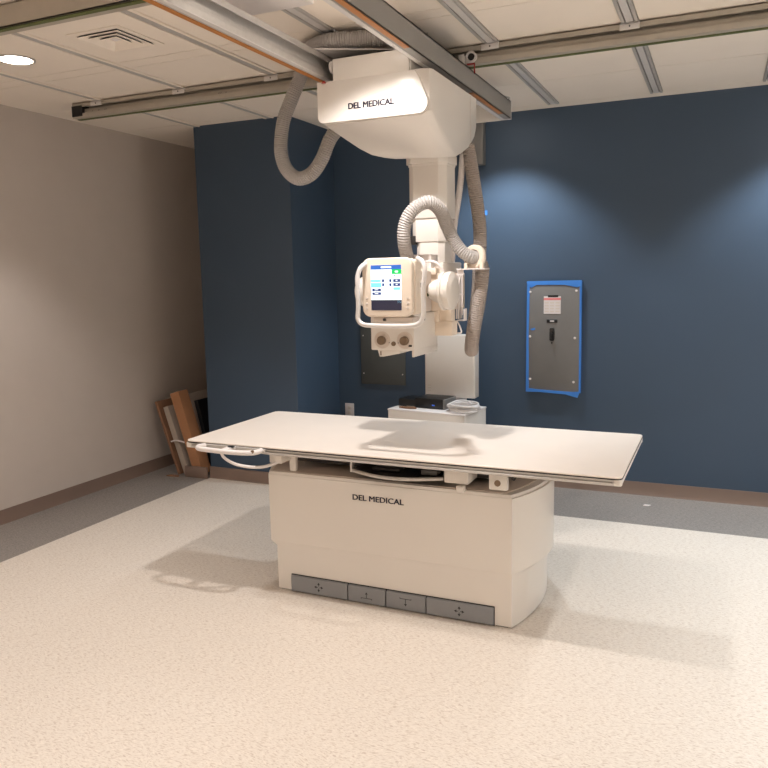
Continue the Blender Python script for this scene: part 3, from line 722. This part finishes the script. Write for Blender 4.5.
# electrical panel masked with tape
ep = thing('electrical_panel', (-1.11, YB, .725), 'grey electrical panel with a switch, masked round its edge in blue tape', 'electrical panel')
ex0, ex1, ez0, ez1 = -1.309, -.917, .727, 1.537
MB().box(ex0+.004, ex1-.004, YB-.032, YB, ez0+.004, ez1-.004, .003).build('panel_plate', M['panel'], ep)
def strip(p, dz=.0): 
    return p
m = MB(); yy = YB-.034
m.prism([(ex0-.004, ez0), (ex0+.018, ez0+.01), (ex0+.014, ez0+.4), (ex0+.020, ez1-.02), (ex0, ez1)], 'y', yy, yy+.006)
m.build('tape_strip', M['tape'], ep, label='left vertical strip of blue tape')
MB().prism([(ex1+.003, ez0-.002), (ex1-.007, ez0+.01), (ex1-.009, ez0+.4), (ex1-.013, ez1-.01), (ex1, ez1)], 'y', yy, yy+.034).build('tape_strip', M['tape'], ep, label='right vertical strip of blue tape')
MB().prism([(ex0-.003, ez1-.008), (ex0, ez1+.004), (ex1+.001, ez1+.006), (ex1+.001, ez1-.03), (ex1-.03, ez1-.045), (ex1-.12, ez1-.026), (ex0+.07, ez1-.024), (ex0+.03, ez1-.045)], 'y', yy-.002, yy+.006).build('tape_strip', M['tape'], ep, label='top strip of blue tape, loose at both corners')
MB().prism([(ex0-.004, ez0-.006), (ex0-.002, ez0+.012), (ex0+.03, ez0+.02), (ex0+.1, ez0+.014), (ex1-.05, ez0+.006), (ex1, ez0+.01), (ex1-.015, ez0-.035), (ex1-.1, ez0-.014), (ex0+.1, ez0-.004)], 'y', yy-.003, yy+.006).build('tape_strip', M['tape'], ep, label='bottom strip of blue tape, torn at the right')
o = MB().box(-1.185, -1.062, yy-.001, yy+.003, 1.302, 1.43, .0005, 1).mat(1).box(-1.185, -1.062, yy-.0018, yy, 1.402, 1.418).mat(2).box(-1.155, -1.08, yy-.0018, yy, 1.423, 1.438)
for r in range(4):
    for c in range(3): o.mat(3).box(-1.178+c*.039, -1.148+c*.039, yy-.0016, yy, 1.314+r*.021, 1.326+r*.021)
o.build('warning_sticker', [M['label'], M['pink'], M['dark'], M['knobr']], ep, label='white and pink instruction sticker')
MB().box(-1.162, -1.084, yy-.002, yy+.003, 1.238, 1.262, .001, 1).mat(1).box(-1.138, -1.108, yy-.003, yy, 1.245, 1.255).build('name_plate', [M['black'], M['label']], ep, label='small black name plate')
o = MB().prism(rrect(-1.140, -1.106, 1.105, 1.20, .010), 'y', yy-.006, yy+.003, .001, 1).build('switch_plate', M['black'], ep)
MB().box(-1.130, -1.116, yy-.028, yy-.004, 1.125, 1.165, .003).build('switch_lever', M['black'], o)
MB().lathe([(0, .006), (.004, .005)], (-1.123, yy-.001, 1.09), (0, -1, 0), 12).build('latch', M['dark'], ep)
for x, z in ((-1.285, 1.462), (-.952, 1.468), (-1.285, 1.135), (-.958, 1.128), (-1.282, .818), (-.962, .806)):
    MB().lathe([(0, .009), (.003, .009), (.005, .006)], (x, YB-.032, z), (0, -1, 0), 14).build('screw', M['label'], ep)
MB().prism([(-1.285, 1.19), (-1.25, 1.20), (-1.245, 1.185), (-1.27, 1.18)], 'y', yy, yy+.003).build('tape_scrap', M['tape'], ep)
# paper scrap on floor
tag(MB().prism([(-.435, 5.30), (-.40, 5.305), (-.385, 5.325), (-.425, 5.33)], 'z', .0005, .006, .001, 1).build('paper_scrap', M['label']), 'tiny white scrap lying on the grey floor border under the electrical panel', 'scrap')

# ------------------------------------------------------------------ leaning cardboard in the alcove
def slab(name, bx, tx, zt, y0, y1, th, m, label, cat, dark=None, parent=None):
    """board leaning to -x: foot at x=bx, top at x=tx"""
    L = math.hypot(bx-tx, zt); a = math.atan2(bx-tx, zt)
    R = Matrix.Translation((bx, 0, th*math.sin(a)+.001)) @ Matrix.Rotation(-a, 4, 'Y')
    mb = MB().box(-th, 0, y0, y1, 0, L, .002, 1, rot=R)
    o = mb.build(name, m)
    return tag(o, label, cat)
slab('cardboard_sheet', -4.035, -4.235, .60, 4.86, 5.50, .022, M['cardd'], 'brown cardboard frame leaning nearest the taupe wall in the alcove', 'cardboard')
slab('packing_sheet', -3.955, -4.135, .555, 4.875, 5.45, .05, M['paper'], 'grey packing sheet leaning between the cardboard pieces', 'packing')
slab('cardboard_box', -3.805, -4.012, .675, 4.865, 4.985, .088, M['card'], 'tall flat orange-brown cardboard box leaning in the alcove', 'cardboard box')
slab('foam_sheet', -3.868, -4.02, .655, 5.00, 5.50, .018, M['paper'], 'thin grey foam sheet leaning on the right of the cardboard box', 'foam sheet')
slab('black_bag', -3.80, -3.945, .60, 5.02, 5.50, .035, M['black'], 'black flat bag propped right of the cardboard box', 'bag')
tag(MB().box(-3.96, -3.745, 4.832, 4.855, .0, .092, .002).build('base_offcut', M['base']), 'brown baseboard offcut on the floor below the leaning box', 'offcut')
tag(MB().prism([(-4.12, 4.79), (-4.0, 4.80), (-4.02, 4.83), (-4.10, 4.825)], 'z', .0005, .010, .001, 1).build('cardboard_scrap', M['cardd']), 'dark scrap on the floor in front of the leaning cardboard', 'scrap')
tag(MB().tube([(-4.10, 4.85, .28), (-4.06, 4.86, .29), (-4.0, 4.862, .285), (-3.97, 4.864, .28)], .006, 8, step=.008).build('strapping_band', M['label']), 'pale strapping band across the leaning grey packing sheet', 'band')

# ------------------------------------------------------------------ camera
F, YAW, PIT, ROLL, H0 = 755.12, .4202, .1423, -.019, 1.6
fw = Vector((-math.sin(YAW)*math.cos(PIT), math.cos(YAW)*math.cos(PIT), -math.sin(PIT)))
r_ = Vector((math.cos(YAW), math.sin(YAW), 0)); u_ = r_.cross(fw)
R_ = r_*math.cos(ROLL)+u_*math.sin(ROLL); U_ = -r_*math.sin(ROLL)+u_*math.cos(ROLL)
cam = bpy.data.cameras.new('camera'); cam.sensor_width = 36; cam.lens = F/768*36; cam.clip_start = .02
co = bpy.data.objects.new('camera', cam); COL.objects.link(co)
co.matrix_world = Matrix(((R_.x, U_.x, -fw.x, 0), (R_.y, U_.y, -fw.y, 0), (R_.z, U_.z, -fw.z, H0), (0, 0, 0, 1)))
sc = bpy.context.scene; sc.camera = co
w = bpy.data.worlds.new('world'); sc.world = w; w.use_nodes = True
w.node_tree.nodes['Background'].inputs[0].default_value = (.02, .02, .02, 1)
sc.view_settings.view_transform = 'Standard'; sc.view_settings.look = 'None'; sc.view_settings.gamma = 1
sc.view_settings.use_curve_mapping = False; sc.view_settings.exposure = -0.38
sc.cycles.use_denoising = True
sc.cycles.max_bounces = 8; sc.cycles.diffuse_bounces = 6
